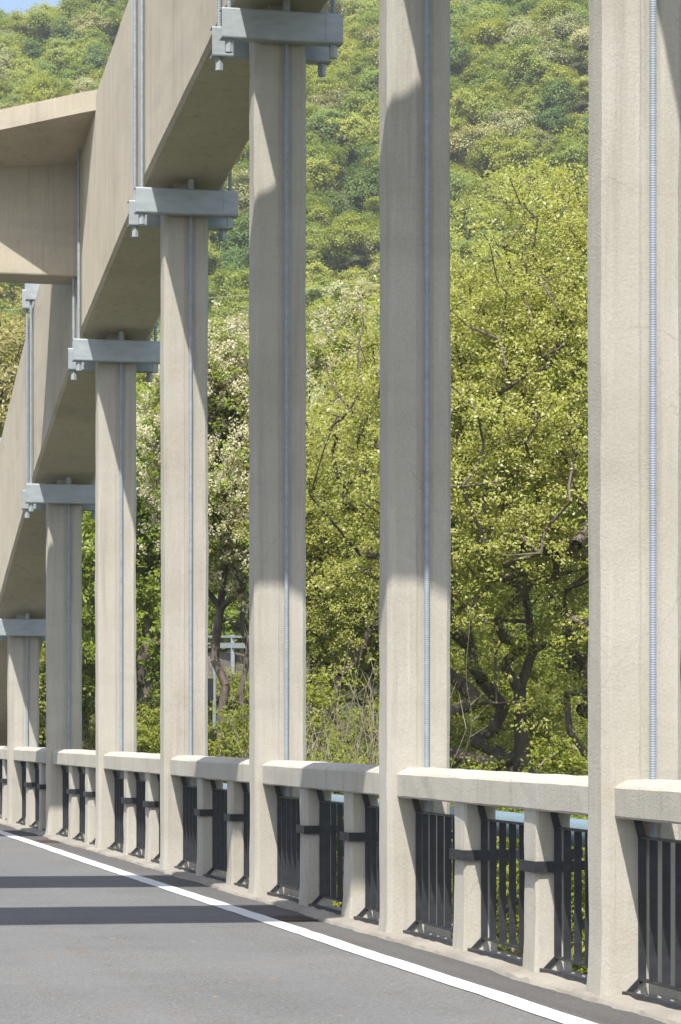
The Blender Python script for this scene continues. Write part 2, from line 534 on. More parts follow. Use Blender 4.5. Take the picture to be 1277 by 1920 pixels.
ORD = ['nearest', 'second nearest', 'third nearest', 'fourth nearest', 'fifth nearest', 'sixth nearest', 'farthest']
HLAB = {
    -1: 'concrete hanger beyond the right edge, nearest of all along the road',
    0: 'widest concrete hanger, cut by the right edge of the photo',
    1: 'concrete hanger left of the widest one, its top cut by the photo edge',
    2: 'tall concrete hanger under the topmost steel clamp, third from the right',
    3: 'sunlit concrete hanger under the second highest steel clamp, fourth from the right',
    4: 'sunlit concrete hanger under the third highest steel clamp, fifth from the right',
    5: 'short shaded concrete hanger, second from the left, under a low clamp',
    6: 'shortest concrete hanger at the far left under the lowest clamp',
}
for i in range(-1, 7):
    y0 = yh(i); jr = np.random.default_rng(40 + i)
    root = empty('concrete_hanger', (X0 + 0.215, y0 + DY / 2, 0), HLAB[i], 'hanger', 'concrete hangers along the parapet')
    top = zrib(y0 + DY / 2) + 0.02
    mb = MB(); rings = []; c = 0.028
    zs = list(np.arange(-0.55, top - 0.16, 0.22)) + [top - 0.13, top - 0.10, top + 0.05]
    wx = 0.0; wy = 0.0
    for k, z in enumerate(zs):
        q = lambda s=0.0022: float(jr.normal(0, s))
        wx = 0.85 * wx + q(0.0011); wy = 0.85 * wy + q(0.0011)
        ins = 0.11 if k >= len(zs) - 2 else 0.0
        foot = max(0.0, 0.10 - max(z, 0)) * 0.25 if z < 0.1 else 0.0
        a0, a1, b0, b1 = X0 + wx + ins - foot, X1 + wx - ins, y0 + wy + ins - foot * 0.6, y0 + DY + wy - ins
        cc = c + abs(q(0.004))
        g = 0.0025; rx = X0 + 0.252 + wx * 0.3; dp = 0.007
        front = [(a0 + cc, b0 - g + q()), (a0 + 0.060 + q(), b0 - g), (a0 + 0.068 + q(), b0)]
        if ins: front = [(a0 + cc, b0), (a0 + cc + 0.01, b0), (a0 + cc + 0.02, b0)]
        front += [(rx - 0.062 + q(), b0), (rx - 0.048 + q(), b0 + dp), (rx + 0.040 + q(), b0 + dp), (rx + 0.054 + q(), b0)]
        front += [(a1 - 0.052, b0), (a1 - 0.046, b0 - g), (a1 - cc, b0 - g + q())]
        rings.append([(a0 + q(), b0 + cc, z)] + [(p_[0], p_[1], z) for p_ in front] + [(a1 + q(), b0 + cc, z),
                      (a1 + q(), b1 - cc, z), (a1 - cc, b1 + q(), z), (a0 + cc, b1 + q(), z), (a0 + q(), b1 - cc, z)])
    mb.loft(rings)
    link('shaft', mb.build('shaft', 18), root, M_CONC)
    for side, yy in ((0, y0 - 0.03), (1, y0 + DY + 0.03)):
        rod = threaded(top - 0.10 - 0.72, 0.0185, 0.0125 if i < 2 else 0.018 if i < 4 else 0.026)
        o = link('threaded_rod', rod, root, M_ROD, (0.252 - 0.215, yy - (y0 + DY / 2), 0.72))
    mb = MB(); mb.tube((4.752, y0 - 0.035, top - 0.13), (4.752, y0 - 0.035, top - 0.005), 0.032, n=12)
    if i >= 2: link('sleeve', mb.build('sleeve', 40), root, M_STEEL)

# ------------------------------------------------------------------ steel clamps round the rib
def channel(x0, x1, out):
    """C section along X, web outwards; out = -1 web faces the camera side, +1 the far side"""
    H, D, T, r = 0.247, 0.115, 0.012, 0.014
    prof = [(-D / 2 + 0.0, 0.0), (D / 2 - r, 0.0), (D / 2 - r * 0.3, r * 0.3), (D / 2, r), (D / 2, H - r), (D / 2 - r * 0.3, H - r * 0.3), (D / 2 - r, H),
            (-D / 2, H), (-D / 2, H - T), (D / 2 - T, H - T), (D / 2 - T, T), (-D / 2, T)]
    mb = MB()
    o = len(mb.v); n = len(prof)
    for x in (x0, x1):
        mb.v += [(x, out * p[0], p[1]) for p in prof]
    for k in range(n):
        mb.f.append((o + k, o + (k + 1) % n, o + n + (k + 1) % n, o + n + k))
    for b in (0, n):                                   # end caps as three quads
        mb.f.append((o + b + 0, o + b + 1, o + b + 10, o + b + 11))
        mb.f.append((o + b + 1, o + b + 2, o + b + 3, o + b + 10))
        mb.f.append((o + b + 3, o + b + 4, o + b + 9, o + b + 10))
        mb.f.append((o + b + 4, o + b + 5, o + b + 6, o + b + 9))
        mb.f.append((o + b + 6, o + b + 7, o + b + 8, o + b + 9))
    return mb.build('channel_beam')


CX = 4.70
ch_front = channel(-0.50, 0.50, -1); ch_front.materials.append(M_STEEL)
nb = MB(); nb.tube((0, 0, -0.105), (0, 0, 0.0), 0.034, n=6)
sb = MB(); sb.box(0.355, 0.497, -0.0605, -0.0575, 0.016, 0.231); seam_me = sb.build('end_plate'); seam_me.materials.append(M_STEEL)
nut_me = nb.build('nut'); nut_me.materials.append(M_STEEL)
wb = MB(); wb.box(-0.045, 0.045, -0.045, 0.045, -0.012, 0)
CLAB = {2: 'grey steel clamp at the top of the photo, highest of the clamps',
        3: 'grey steel clamp second from the top, under the arch rib left of the third hanger',
        4: 'grey steel clamp third from the top, just below the crossbeam end',
        5: 'grey steel clamp below the crossbeam, its upper channels seen against the trees',
        6: 'lowest grey steel clamp, cut by the left edge of the photo'}
rod_cache = {}
for i in range(2, 7):
    y0 = yh(i)
    root = empty('steel_clamp', (CX, y0 + DY / 2, zrib(y0 + DY / 2) - 0.13), CLAB[i], 'clamp', 'steel clamps round the arch rib')
    yf, yb = y0 - 0.075, y0 + DY + 0.075
    zt_f = zrib(y0) - 0.115; zt_b = zt_f - 0.05
    zt_f, zt_b = zt_f, zt_b
    for k, (yy, zt, me_c) in enumerate(((yf, zt_f, ch_front), (yb, zt_b, ch_front))):
        link('channel_beam', me_c, root, None, Vector((CX, yy, zt - 0.247)) - root.location)
        if k == 0: link('end_plate', seam_me, root, None, Vector((CX, yy, zt - 0.247)) - root.location)
        up = zt + RIB_D + 0.13
        if i != 4:
            link('channel_beam', me_c, root, None, Vector((CX, yy, up)) - root.location)
        for sx in (-1, 1):
            xr = CX + sx * 0.432
            L = RIB_D + 0.70
            if 'rod' not in rod_cache:
                rod_cache['rod'] = threaded(L, 0.0175, 0.022); rod_cache['rod'].materials.append(M_ROD)
            if i == 4 and 'short' not in rod_cache:
                rod_cache['short'] = threaded(2.45, 0.0175, 0.022); rod_cache['short'].materials.append(M_ROD)
            link('threaded_rod', rod_cache['short' if i == 4 else 'rod'], root, None, Vector((xr, yy, zt - 0.33)) - root.location)
            link('nut', nut_me, root, None, Vector((xr, yy, zt - 0.247)) - root.location)
            if i != 4:
                link('nut', nut_me, root, None, Vector((xr, yy, up + 0.247 + 0.105)) - root.location)

# ------------------------------------------------------------------ crossbeams between the two ribs
XC = 0.40
XL = 2 * XC - RX0


def crossbeam(i, label, off=0.55, thick=0.52, low=0.0):
    yw0 = yh(i) + off; yw1 = yw0 + thick
    dz = zrib(yh(i) + 0.55) - zrib(yh(4) + 0.55)
    root = empty('crossbeam', (XC, (yw0 + yw1) / 2, 7.2 + dz), label, 'crossbeam', 'crossbeams joining the arch ribs')
    mb = MB(); mb.box(XL - 0.02, RX0 + 0.02, yw0, yw1, 6.486 + dz - low, 7.735 + dz)
    link('web', bevel(mb.build('web'), 0.02), root, M_RIB)
    # slab, widened and rising towards the ribs; thicker over the web
    yr = yh(i) - 1.10                                   # where its near edge meets the rib
    mb = MB(); rings = []
    for x in np.linspace(XL - 0.02, RX0 + 0.02, 48):
        a = max(0.0, min(RX0 - x, x - XL))
        g = min(a, 2.6)
        f0 = min(yr + 0.62 * a, yw0 - 0.30); f1 = max(yw1 + 0.85 - 0.5 * a, yw1 + 0.50)
        zt = 8.24 + dz - 0.145 * g; ze = 8.02 + dz - 0.145 * g; zu = 7.71 + dz - 0.10 * g
        rings.append([(x, f0, ze), (x, f0, zt), (x, f1, zt), (x, f1, ze), (x, yw1 - 0.02, zu), (x, yw0 + 0.02, zu)])
    mb.loft(rings)
    link('slab', mb.build('slab', 25), root, M_RIB)


crossbeam(4, 'concrete crossbeam at the upper left meeting the arch rib', 0.30, 0.62, 0.045)
crossbeam(0, 'concrete crossbeam high over the road near the arch crown')
crossbeam(1, 'concrete crossbeam second from the crown, throwing its shadow on the road')

# ------------------------------------------------------------------ parapet bays
B_OFF = (1.39, 2.84)            # balusters' near faces, from the near hanger's face
gaps = [(DY, B_OFF[0]), (B_OFF[0] + 0.24, B_OFF[1]), (B_OFF[1] + 0.24, S)]
PX = 4.70


def panel_meshes(L):
    out = {}
    zt, zb = 0.79, 0.085
    m = MB(); m.box(-0.018, 0.018, 0, L, zt, zt + 0.012); out['top_rail'] = m.build('top_rail')
    m = MB(); m.box(-0.018, 0.018, 0, L, zb - 0.012, zb); out['bottom_rail'] = m.build('bottom_rail')
    m = MB(); m.box(-0.105, -0.065, -0.02, L + 0.02, -0.0, 0.022); out['base_rail'] = m.build('base_rail')
    m = MB(); m.box(-0.021, 0.021, 0, 0.010, zb, zt); out['bar'] = m.build('bar')
    m = MB()
    w = 0.012
    def leg(pts):
        for (xa, za), (xb, zb_) in zip(pts[:-1], pts[1:]):
            m.add([(xa - 0.02, 0, za), (xa + 0.02, 0, za), (xb + 0.02, 0, zb_), (xb - 0.02, 0, zb_), (xa - 0.02, w, za), (xa + 0.02, w, za), (xb + 0.02, w, zb_), (xb - 0.02, w, zb_)],
                  [(0, 1, 2, 3), (7, 6, 5, 4), (0, 4, 5, 1), (1, 5, 6, 2), (2, 6, 7, 3), (3, 7, 4, 0)])
    leg([(-0.085, 0.0), (0.0, zb), (0.0, zt), (-0.03, 0.905)])
    out['stile'] = m.build('stile')
    for q in out.values(): q.materials.append(M_BLACK)
    return out


PM = [panel_meshes(b - a) for a, b in gaps]
col = MB()
cx0, cx1, cy1, t = -0.012, 0.212, 0.252, 0.010
col.box(cx0 - t, cx0, -0.012 - t, cy1 + t, 0.55, 0.612)
col.box(cx1, cx1 + t, -0.012 - t, cy1 + t, 0.55, 0.612)
col.box(cx0, cx1, -0.012 - t, -0.012, 0.55, 0.612)
col.box(cx0, cx1, cy1, cy1 + t, 0.55, 0.612)
col_me = col.build('collar'); col_me.materials.append(M_BLACK)
arm = MB(); arm.box(0.222, 0.78, 0.09, 0.15, 0.555, 0.607)
arm.add([(0.24, 0.10, 0.20), (0.24, 0.14, 0.20), (0.27, 0.14, 0.20), (0.27, 0.10, 0.20), (0.70, 0.10, 0.555), (0.70, 0.14, 0.555), (0.74, 0.14, 0.555), (0.74, 0.10, 0.555)],
        [(0, 1, 2, 3), (4, 5, 6, 7), (0, 1, 5, 4), (1, 2, 6, 5), (2, 3, 7, 6), (3, 0, 4, 7)])
arm_me = arm.build('arm'); arm_me.materials.append(M_BLACK)

NUM = {-1: 'at the right edge of the photo', 0: 'between the two widest hangers', 1: 'between the second and third hangers from the right',
       2: 'between the third and fourth hangers from the right', 3: 'between the fourth and fifth hangers from the right',
       4: 'between the fifth and sixth hangers from the right', 5: 'between the two leftmost hangers', 6: 'left of the leftmost hanger'}
POSN = ['right-hand', 'middle', 'left-hand']
for i in range(-1, 7):
    y0 = yh(i)
    jr = np.random.default_rng(80 + i)
    root = empty('concrete_parapet', (4.68, y0 + 0.2, 0), 'concrete parapet bay with two balusters ' + NUM[i], 'parapet', 'parapet bays between the hangers')
    mb = MB(); rings = []
    sec = [(4.558, 0.905), (4.556, 1.045), (4.572, 1.060), (4.632, 1.088), (4.765, 1.090), (4.812, 1.062), (4.822, 1.045), (4.820, 0.905), (4.805, 0.893), (4.572, 0.893)]
    for y in np.linspace(y0 + DY - 0.01, y0 + S + 0.01, 22):
        q = lambda: float(jr.normal(0, 0.0013))
        rings.append([(x + q(), y, z + q()) for x, z in sec])
    mb.loft(rings)
    link('rail_cap', mb.build('rail_cap'), root, M_CONC)
    for b in B_OFF:
        mb = MB(); rings = []; c = 0.016
        for z in np.linspace(-0.02, 0.90, 6):
            q = lambda: float(jr.normal(0, 0.0025))
            ft = 0.012 if z < 0.02 else 0
            a0, a1, b0, b1 = 4.58 - ft, 4.78 + ft, y0 + b - ft, y0 + b + 0.24 + ft
            rings.append([(a0 + q(), b0 + c, z), (a0 + c, b0 + q(), z), (a1 - c, b0 + q(), z), (a1 + q(), b0 + c, z),
                          (a1 + q(), b1 - c, z), (a1 - c, b1 + q(), z), (a0 + c, b1 + q(), z), (a0 + q(), b1 - c, z)])
        mb.loft(rings)
        link('baluster', mb.build('baluster', 30), root, M_CONC)
    for k, b in enumerate(B_OFF):
        r2 = empty('pipe_bracket', (4.58, y0 + b, 0.0), 'black band round the %s baluster %s' % (('right-hand', 'left-hand')[k], NUM[i]), 'bracket', 'black bands round the balusters')
        link('collar', col_me, r2, None, Vector((0, 0, 0)))
        link('arm', arm_me, r2, None, Vector((0, 0, 0)))
    for k, (a, b) in enumerate(gaps):
        L = b - a
        r3 = empty('railing_panel', (PX, y0 + a, 0), '%s black railing panel %s' % (POSN[k], NUM[i]), 'railing', 'black railing panels between the balusters')
        for nm in ('top_rail', 'bottom_rail', 'base_rail'): link(nm, PM[k][nm], r3, None, Vector((0, 0, 0)))
        for yy in (0.006, L - 0.020): link('stile', PM[k]['stile'], r3, None, Vector((0, yy, 0)))
        nb_ = int(L / 0.178)
        for q in range(1, nb_):
            link('bar', PM[k]['bar'], r3, None, Vector((0, L * q / nb_, 0)))

# pale pipe carried by the brackets
mb = MB(); mb.tube((5.27, YA, 0.715), (5.27, YB, 0.715), 0.085, n=20)
tag(link('utility_pipe', mb.build('utility_pipe', 40), None, M_PIPE), 'pale blue pipe running along the outer side of the railing', 'pipe')

# drain grates by the kerb
for (y, lab) in ((19.55, 'rusty drain grate at the kerb in the shadow below the third hanger'), (33.6, 'rusty drain grate at the kerb near the far left hangers')):
    root = empty('drain_grate', (4.27, y, road_z(4.27)), lab, 'drain grate', 'drain grates by the kerb')
    mb = MB()
    for (x0, x1, ya, yb) in ((-0.13, 0.13, -0.25, -0.22), (-0.13, 0.13, 0.22, 0.25), (-0.13, -0.10, -0.22, 0.22), (0.10, 0.13, -0.22, 0.22)):
        mb.box(x0, x1, ya, yb, -0.004, 0.010)
    link('frame', mb.build('frame'), root, M_RUST, Vector((0, 0, 0)))
    bm_ = MB(); bm_.box(-0.1, 0.1, -0.016, 0.016, -0.004, 0.008); bme = bm_.build('grate_bar'); bme.materials.append(M_RUST)
    for k in range(7): link('grate_bar', bme, root, None, Vector((0, -0.18 + 0.06 * k, 0)))

# ------------------------------------------------------------------ vegetation tools
def leaves(name, cen, nrm, size, aspect=0.55, rng=None):
    """one four-sided leaf per row of cen"""
    n = len(cen)
    nrm = nrm / np.linalg.norm(nrm, axis=1, keepdims=True)
    t = rng.normal(size=(n, 3)); t -= nrm * np.sum(t * nrm, 1, keepdims=True)
    t /= np.linalg.norm(t, axis=1, keepdims=True)
    b = np.cross(nrm, t)
    L = (size * 0.5)[:, None]; W = L * aspect
    V = np.empty((n, 4, 3), np.float32)
    V[:, 0] = cen - t * L; V[:, 1] = cen + b * W + t * L * 0.15 + nrm * W * 0.25; V[:, 2] = cen + t * L; V[:, 3] = cen - b * W + t * L * 0.15 + nrm * W * 0.25
    return quads(name, V.reshape(-1, 3))


def quads(name, V):
    n = len(V) // 4
    me = bpy.data.meshes.new(name)
    me.vertices.add(len(V)); me.vertices.foreach_set('co', np.ascontiguousarray(V, np.float32).ravel())
    me.loops.add(n * 4); me.loops.foreach_set('vertex_index', np.arange(n * 4, dtype=np.int32))
    me.polygons.add(n); me.polygons.foreach_set('loop_start', np.arange(0, n * 4, 4, dtype=np.int32))
    me.update(calc_edges=True)
    return me


def frusta(name, A, B, ra, rb, n=5):
    """one tapered tube per row"""
    A, B = np.asarray(A, float), np.asarray(B, float)
    d = B - A; d /= np.maximum(np.linalg.norm(d, axis=1, keepdims=True), 1e-6)
    ref = np.where(np.abs(d[:, 2:3]) < 0.9, np.array([[0, 0, 1.0]]), np.array([[1.0, 0, 0]]))
    u = np.cross(d, ref); u /= np.linalg.norm(u, axis=1, keepdims=True); w = np.cross(d, u)
    ang = np.arange(n) * 2 * np.pi / n
    ring = u[:, None, :] * np.cos(ang)[None, :, None] + w[:, None, :] * np.sin(ang)[None, :, None]
    V = np.concatenate([A[:, None] + ring * np.asarray(ra)[:, None, None], B[:, None] + ring * np.asarray(rb)[:, None, None]], 1)
    base = np.arange(len(A))[:, None] * 2 * n
    i = np.arange(n); j = (i + 1) % n
    quad = np.stack([i, j, j + n, i + n], 1)
    F_ = (base[:, :, None] + quad[None]).reshape(-1, 4)
    me = bpy.data.meshes.new(name)
    me.vertices.add(V.shape[0] * 2 * n); me.vertices.foreach_set('co', V.astype(np.float32).ravel())
    me.loops.add(F_.size); me.loops.foreach_set('vertex_index', F_.astype(np.int32).ravel())
    me.polygons.add(len(F_)); me.polygons.foreach_set('loop_start', np.arange(0, F_.size, 4, dtype=np.int32))
    me.update(calc_edges=True); me.shade_smooth()
    return me


def skeleton(rng, base, lead, targets, r_tip=0.010, power=0.46, seg=0.45, wig=0.09):
    """grow limbs from the trunk line to every target point; returns tube rows"""
    nodes = [np.array(p, float) for p in lead]; parent = [-1] + list(range(len(lead) - 1))
    order = np.argsort(np.linalg.norm(targets - np.array(base), axis=1))
    tips = []
    for t in targets[order]:
        P = np.array(nodes)
        dd = np.linalg.norm(P - t, axis=1) + 0.9 * np.maximum(0, P[:, 2] - t[2] + 0.15)
        k = int(np.argmin(dd)); s = P[k]
        dist = np.linalg.norm(t - s); m = max(1, int(dist / seg)); cur = k
        up = np.array([0, 0, 0.12 * dist])
        for q in range(1, m + 1):
            f = q / m
            p = s + (t - s) * f - up * math.sin(math.pi * f) * rng.uniform(-0.3, 1) + (rng.normal(0, wig, 3) * (1 if q < m else 0))
            nodes.append(p); parent.append(cur); cur = len(nodes) - 1
        tips.append(cur)
    cnt = np.zeros(len(nodes))
    for tp in tips: cnt[tp] += 1
    for k in range(len(nodes) - 1, 0, -1):
        cnt[parent[k]] += cnt[k]
    r = r_tip * np.maximum(cnt, 1) ** power
    P = np.array(nodes); par = np.array(parent); idx = np.arange(1, len(nodes))
    return P[par[idx]], P[idx], r[par[idx]] * 0.5 + r[idx] * 0.5, r[idx]


def crown_targets(rng, cen, rad, n, lumps=16, fill=0.25):
    cen, rad = np.array(cen, float), np.array(rad, float)
    dirs = rng.normal(size=(lumps, 3)); dirs[:, 2] = np.abs(dirs[:, 2]) * 1.0 - 0.35
    dirs /= np.linalg.norm(dirs, axis=1, keepdims=True)
    lc = cen + dirs * rad * rng.uniform(0.55, 0.86, (lumps, 1)); lr = rad * 0.34
    out = []
    for _ in range(n):
        if rng.random() < fill:
            d = rng.normal(size=3); d /= np.linalg.norm(d); out.append(cen + d * rad * rng.random() ** 0.4 * 0.9)
        else:
            k = rng.integers(lumps); d = rng.normal(size=3); d /= np.linalg.norm(d)
            out.append(lc[k] + d * lr * rng.random() ** 0.45 * rng.uniform(0.8, 1.15))
    return np.array(out)


def tree(name, label, base, cen, rad, ntip, per, leaf, mat, seed, group=None, sigma=0.30, bark_m=None, blossom=0, trunk_top=None, lumps=16,
         blossom_bias=0.3, aspect=0.52, r_tip=0.011, cat='tree', power=0.46, fill=0.25, bare=0.0, shell=0, clear=0.0):
    rng = np.random.default_rng(seed)
    base = np.array(base, float); cen = np.array(cen, float); rad = np.array(rad, float)
    T = crown_targets(rng, cen, rad, ntip, lumps, fill)
    if shell:                                           # a closed, rounded top to the crown
        dn = rng.normal(size=(shell, 3)); dn[:, 2] = np.abs(dn[:, 2]) * 1.1 + 0.15
        dn /= np.linalg.norm(dn, axis=1, keepdims=True)
        lump = 1 + 0.06 * np.sin(dn[:, :1] * 9 + 1) * np.sin(dn[:, 1:2] * 8) + 0.05 * np.sin(dn[:, 2:] * 14)
        T = np.concatenate([T, cen + dn * rad * rng.uniform(0.80, 0.99, (shell, 1)) * lump])
    if clear:                                           # bare lower trunk
        T = T[(np.hypot(T[:, 0] - base[0], T[:, 1] - base[1]) > 0.95) | (T[:, 2] > base[2] + clear)]
    T = T[T[:, 2] > base[2] + 0.25]
    tt = np.array(trunk_top if trunk_top is not None else cen - np.array([0, 0, rad[2] * 0.15]), float)
    m = max(3, int(np.linalg.norm(tt - base) / 0.5))
    lead = [base + (tt - base) * k / m + (rng.normal(0, 0.05, 3) if 0 < k else 0) for k in range(m + 1)]
    A, B, ra, rb = skeleton(rng, base, lead, T, r_tip, power)
    root = empty(name, tuple(base), label, cat, group)
    link('trunk', frusta('trunk', A, B, ra, rb, 6), root, bark_m or M_BARK)
    n = len(T)
    cnt = (per * rng.uniform(0.45, 1.5, n) * (rng.random(n) > bare)).astype(int)
    idx = np.repeat(np.arange(n), cnt)
    nsp = 6                                             # leaves sit in sprigs round each twig end
    sp_c = rng.normal(size=(n, nsp, 3)) * np.array([sigma, sigma, sigma * 0.7])
    sp = sp_c[idx, rng.integers(nsp, size=len(idx))]
    Cc = T[idx] + sp + rng.normal(size=(len(idx), 3)) * np.array([0.34, 0.34, 0.22]) * sigma
    outw = (Cc - cen) / rad
    nr = rng.normal(size=Cc.shape) * 0.55 - np.array(SUN) * 0.75 + np.array([0, 0, 0.1]) + outw * 0.35
    sz = leaf * rng.uniform(0.6, 1.35, len(idx))
    link('crown', leaves('crown', Cc, nr, sz, aspect, rng), root, mat)
    if blossom:
        hi = np.clip((T[:, 2] - cen[2]) / rad[2] * 0.5 + 0.5, 0, 1)
        out_r = np.linalg.norm((T - cen) / rad, axis=1)
        pick = np.where((rng.random(n) < blossom) & (out_r > 0.35) & (rng.random(n) < blossom_bias + hi))[0]
        rows = []
        for k in pick:
            for _ in range(rng.integers(6, 14)):
                p = T[k] + rng.normal(0, 0.17, 3) - np.array(SUN) * 0.16
                kk = rng.integers(24, 44); s = np.linspace(0, 1, kk)
                rows.append(p + np.stack([rng.normal(0, 0.055, kk), rng.normal(0, 0.055, kk), -s * 0.20], 1))
        if rows:
            Cb = np.concatenate(rows)
            nb = rng.normal(size=Cb.shape) * 0.7 - np.array(SUN)
            link('blossom', leaves('blossom', Cb, nb, 0.05 * rng.uniform(0.6, 1.4, len(Cb)), 0.8, rng), root, M_FLOWER)
    return root


def on_ground(px, d):
    p = at(px, 1367, d); return Vector((p.x, p.y, float(ground_z(p.x, p.y))))


def view_tree(name, label, px, d, py_top, half_w_px, mat, seed, cen_px=None, low=0.35, **kw):
    """a tree rooted d metres away whose crown top and width are read off the photograph"""
    g = on_ground(px, d)
    top = at(px, py_top, d).z
    zc0 = g.z + (top - g.z) * low
    cz = (zc0 + top) / 2; rz = (top - zc0) / 2
    rw = half_w_px / F * d
    c = at(cen_px if cen_px is not None else px, 1367, d)
    return tree(name, label, g - Vector((0, 0, 0.3)), (c.x, c.y, cz), (rw, rw * 0.9, rz), seed=seed, mat=mat, **kw)


# ------------------------------------------------------------------ near trees
TG = 'trees on the bank beyond the parapet'
view_tree('oak_tree', 'large yellow-green tree with a dark trunk between the two widest hangers', 975, 42, 335, 560, M_OAK, 101, cen_px=1110, low=0.10, trunk_top=tuple(at(992, 960, 42.2)),
          ntip=1560, per=178, shell=320, leaf=0.056, sigma=0.23, lumps=60, fill=0.3, group=TG, r_tip=0.0085, power=0.445, clear=3.9, bare=0.0)
view_tree('oak_tree', 'yellow-green tree standing behind the second and third hangers from the right', 690, 49, 650, 205, M_OAK, 102, low=0.12,
          ntip=700, per=200, shell=90, r_tip=0.0085, power=0.43, leaf=0.054, sigma=0.23, lumps=34, group=TG, bare=0.04)
view_tree('locust_tree', 'flowering white locust tree between the third and fourth hangers from the right', 418, 52, 630, 170, M_LOCUST, 103, low=0.44,
          ntip=560, per=100, leaf=0.085, sigma=0.22, lumps=26, blossom=1.0, blossom_bias=0.8, group=TG, r_tip=0.006, power=0.42)
view_tree('locust_tree', 'tall white-flowering locust with its top left of the second hanger from the right', 600, 66, 555, 140, M_LOCUST, 104, low=0.30,
          ntip=300, per=120, leaf=0.09, sigma=0.24, lumps=18, blossom=0.95, blossom_bias=0.6, r_tip=0.006, power=0.42, group=TG)
view_tree('locust_tree', 'fresh green locust tree seen between the fourth and fifth hangers from the right', 268, 62, 760, 170, M_LOCUST, 105, low=0.14,
          ntip=300, per=130, leaf=0.11, sigma=0.30, lumps=20, blossom=0.10, group=TG)
view_tree('locust_tree', 'small bright green tree between the fifth and sixth hangers from the right', 158, 68, 970, 130, M_LOCUST, 106, low=0.2,
          ntip=200, per=120, leaf=0.11, sigma=0.3, lumps=14, group=TG)
view_tree('oak_tree', 'pale yellowish tree under the crossbeam at the left edge', -15, 84, 470, 230, M_ASH, 107, low=0.3,
          ntip=320, per=110, leaf=0.14, sigma=0.36, lumps=20, group=TG)
view_tree('oak_tree', 'green tree seen low at the left between the two leftmost hangers', 70, 64, 1190, 120, M_SHRUB, 108, low=0.1,
          ntip=180, per=120, leaf=0.10, sigma=0.3, lumps=14, group=TG)
view_tree('oak_tree', 'dense dark green tree behind the large yellow-green one', 930, 56, 760, 420, M_SHRUB, 109, low=0.08,
          ntip=300, per=100, leaf=0.12, sigma=0.34, lumps=22, group=TG)
view_tree('oak_tree', 'green tree low behind the flowering locusts', 470, 92, 800, 330, M_SHRUB, 110, low=0.1,
          ntip=280, per=130, leaf=0.13, sigma=0.36, lumps=20, group=TG)

view_tree('locust_tree', 'leafy green tree close behind the flowering locust', 455, 66, 740, 150, M_LOCUST, 111, low=0.35,
          ntip=240, per=120, leaf=0.10, sigma=0.28, lumps=18, group=TG, r_tip=0.006)
# shrubs along the bank
SG = 'shrubs on the bank below the trees'
for k, (px, d, pyt, hw, lab) in enumerate((
        (600, 40, 1290, 70, 'leafy shrub at the foot of the bare stems, behind the third hanger from the right'),
        (672, 39, 1300, 75, 'leafy shrub low behind the second hanger from the right'),
        (450, 50, 1325, 60, 'bushy shrub below the flowering locust'),
        (395, 54, 1372, 50, 'pale shrub beside the road sign pole'),
        (445, 76, 1268, 70, 'shrub growing against the retaining wall under the guardrail'),
        (395, 77, 1290, 50, 'shrub behind the road sign board'),
        (890, 50, 1180, 120, 'dense shrub in the shade left of the large dark trunk'),
        (1050, 51, 1200, 120, 'dense shrub in the shade right of the large dark trunk'),
        (965, 53, 1240, 110, 'dense shrub in the shade straight behind the large dark trunk'),
        (800, 48, 1240, 110, 'dense shrub in the shade behind the second hanger from the right'),
        (870, 38, 1452, 90, 'shrub low right of the second hanger from the right'),
        (1060, 37, 1442, 100, 'bright shrub low left of the widest hanger'),
        (1180, 37, 1440, 110, 'shrub behind the widest hanger'),
        (270, 56, 1330, 50, 'yellowish shrub below the green locust'),
        (760, 39, 1400, 90, 'shrub hidden mostly by the second hanger from the right'),
        (960, 35, 1470, 130, 'low bright bush seen through the railing of the widest bay'),
        (1110, 34, 1490, 120, 'low bright bush seen through the railing beside the widest hanger'),
        (640, 36, 1440, 90, 'low bush seen through the railing right of the third hanger'))):
    g = on_ground(px, d); top = at(px, pyt, d).z; rw = hw / F * d
    h = max(0.8, top - g.z)
    tree('shrub', lab, g - Vector((0, 0, 0.1)), (g.x, g.y, g.z + h * 0.55), (rw * 1.2, rw * 1.1, h * 0.5), 130, 130, 0.058, M_SHRUB, 200 + k,
         group=SG, sigma=0.17, lumps=10, trunk_top=(g.x, g.y, g.z + h * 0.25), bark_m=M_TWIG, r_tip=0.006, cat='shrub')

# bare stems
for k, (px, d, lab) in enumerate(((596, 36.4, 'clump of bare grey stems right beside the third hanger'), (655, 36.2, 'clump of bare grey stems left of the second hanger'), (700, 36.6, 'bare grey stems half hidden by the second hanger'))):
    rng = np.random.default_rng(300 + k); g = on_ground(px, d)
    A, B, ra, rb = [], [], [], []
    for s in range(44):
        p = np.array([g.x, g.y, g.z]) + rng.normal(0, 0.30, 3) * (1, 1, 0); dr = np.array([rng.normal(0, 0.16), rng.normal(0, 0.16), 1.0])
        r0 = rng.uniform(0.006, 0.012); Ls = rng.uniform(2.2, 5.2); m = int(Ls / 0.22)
        for q in range(m):
            dr = dr + rng.normal(0, 0.11, 3) * (1, 1, 0.2) + np.array([0, 0, 0.04]); dr /= np.linalg.norm(dr)
            e_ = p + dr * Ls / m
            A.append(p); B.append(e_); ra.append(r0 * (1 - q / m * 0.8)); rb.append(r0 * (1 - (q + 1) / m * 0.8))
            if q > 2 and rng.random() < 0.4:
                sd = dr + rng.normal(0, 0.5, 3); sd[2] = abs(sd[2]); sd /= np.linalg.norm(sd); sl = rng.uniform(0.2, 0.7)
                A.append(e_); B.append(e_ + sd * sl); ra.append(r0 * 0.4); rb.append(r0 * 0.15)
            p = e_
    root = empty('bare_shrub', g, lab, 'bare shrub', 'bare stems on the bank')
    link('stems', frusta('stems', A, B, ra, rb, 5), root, M_TWIG)

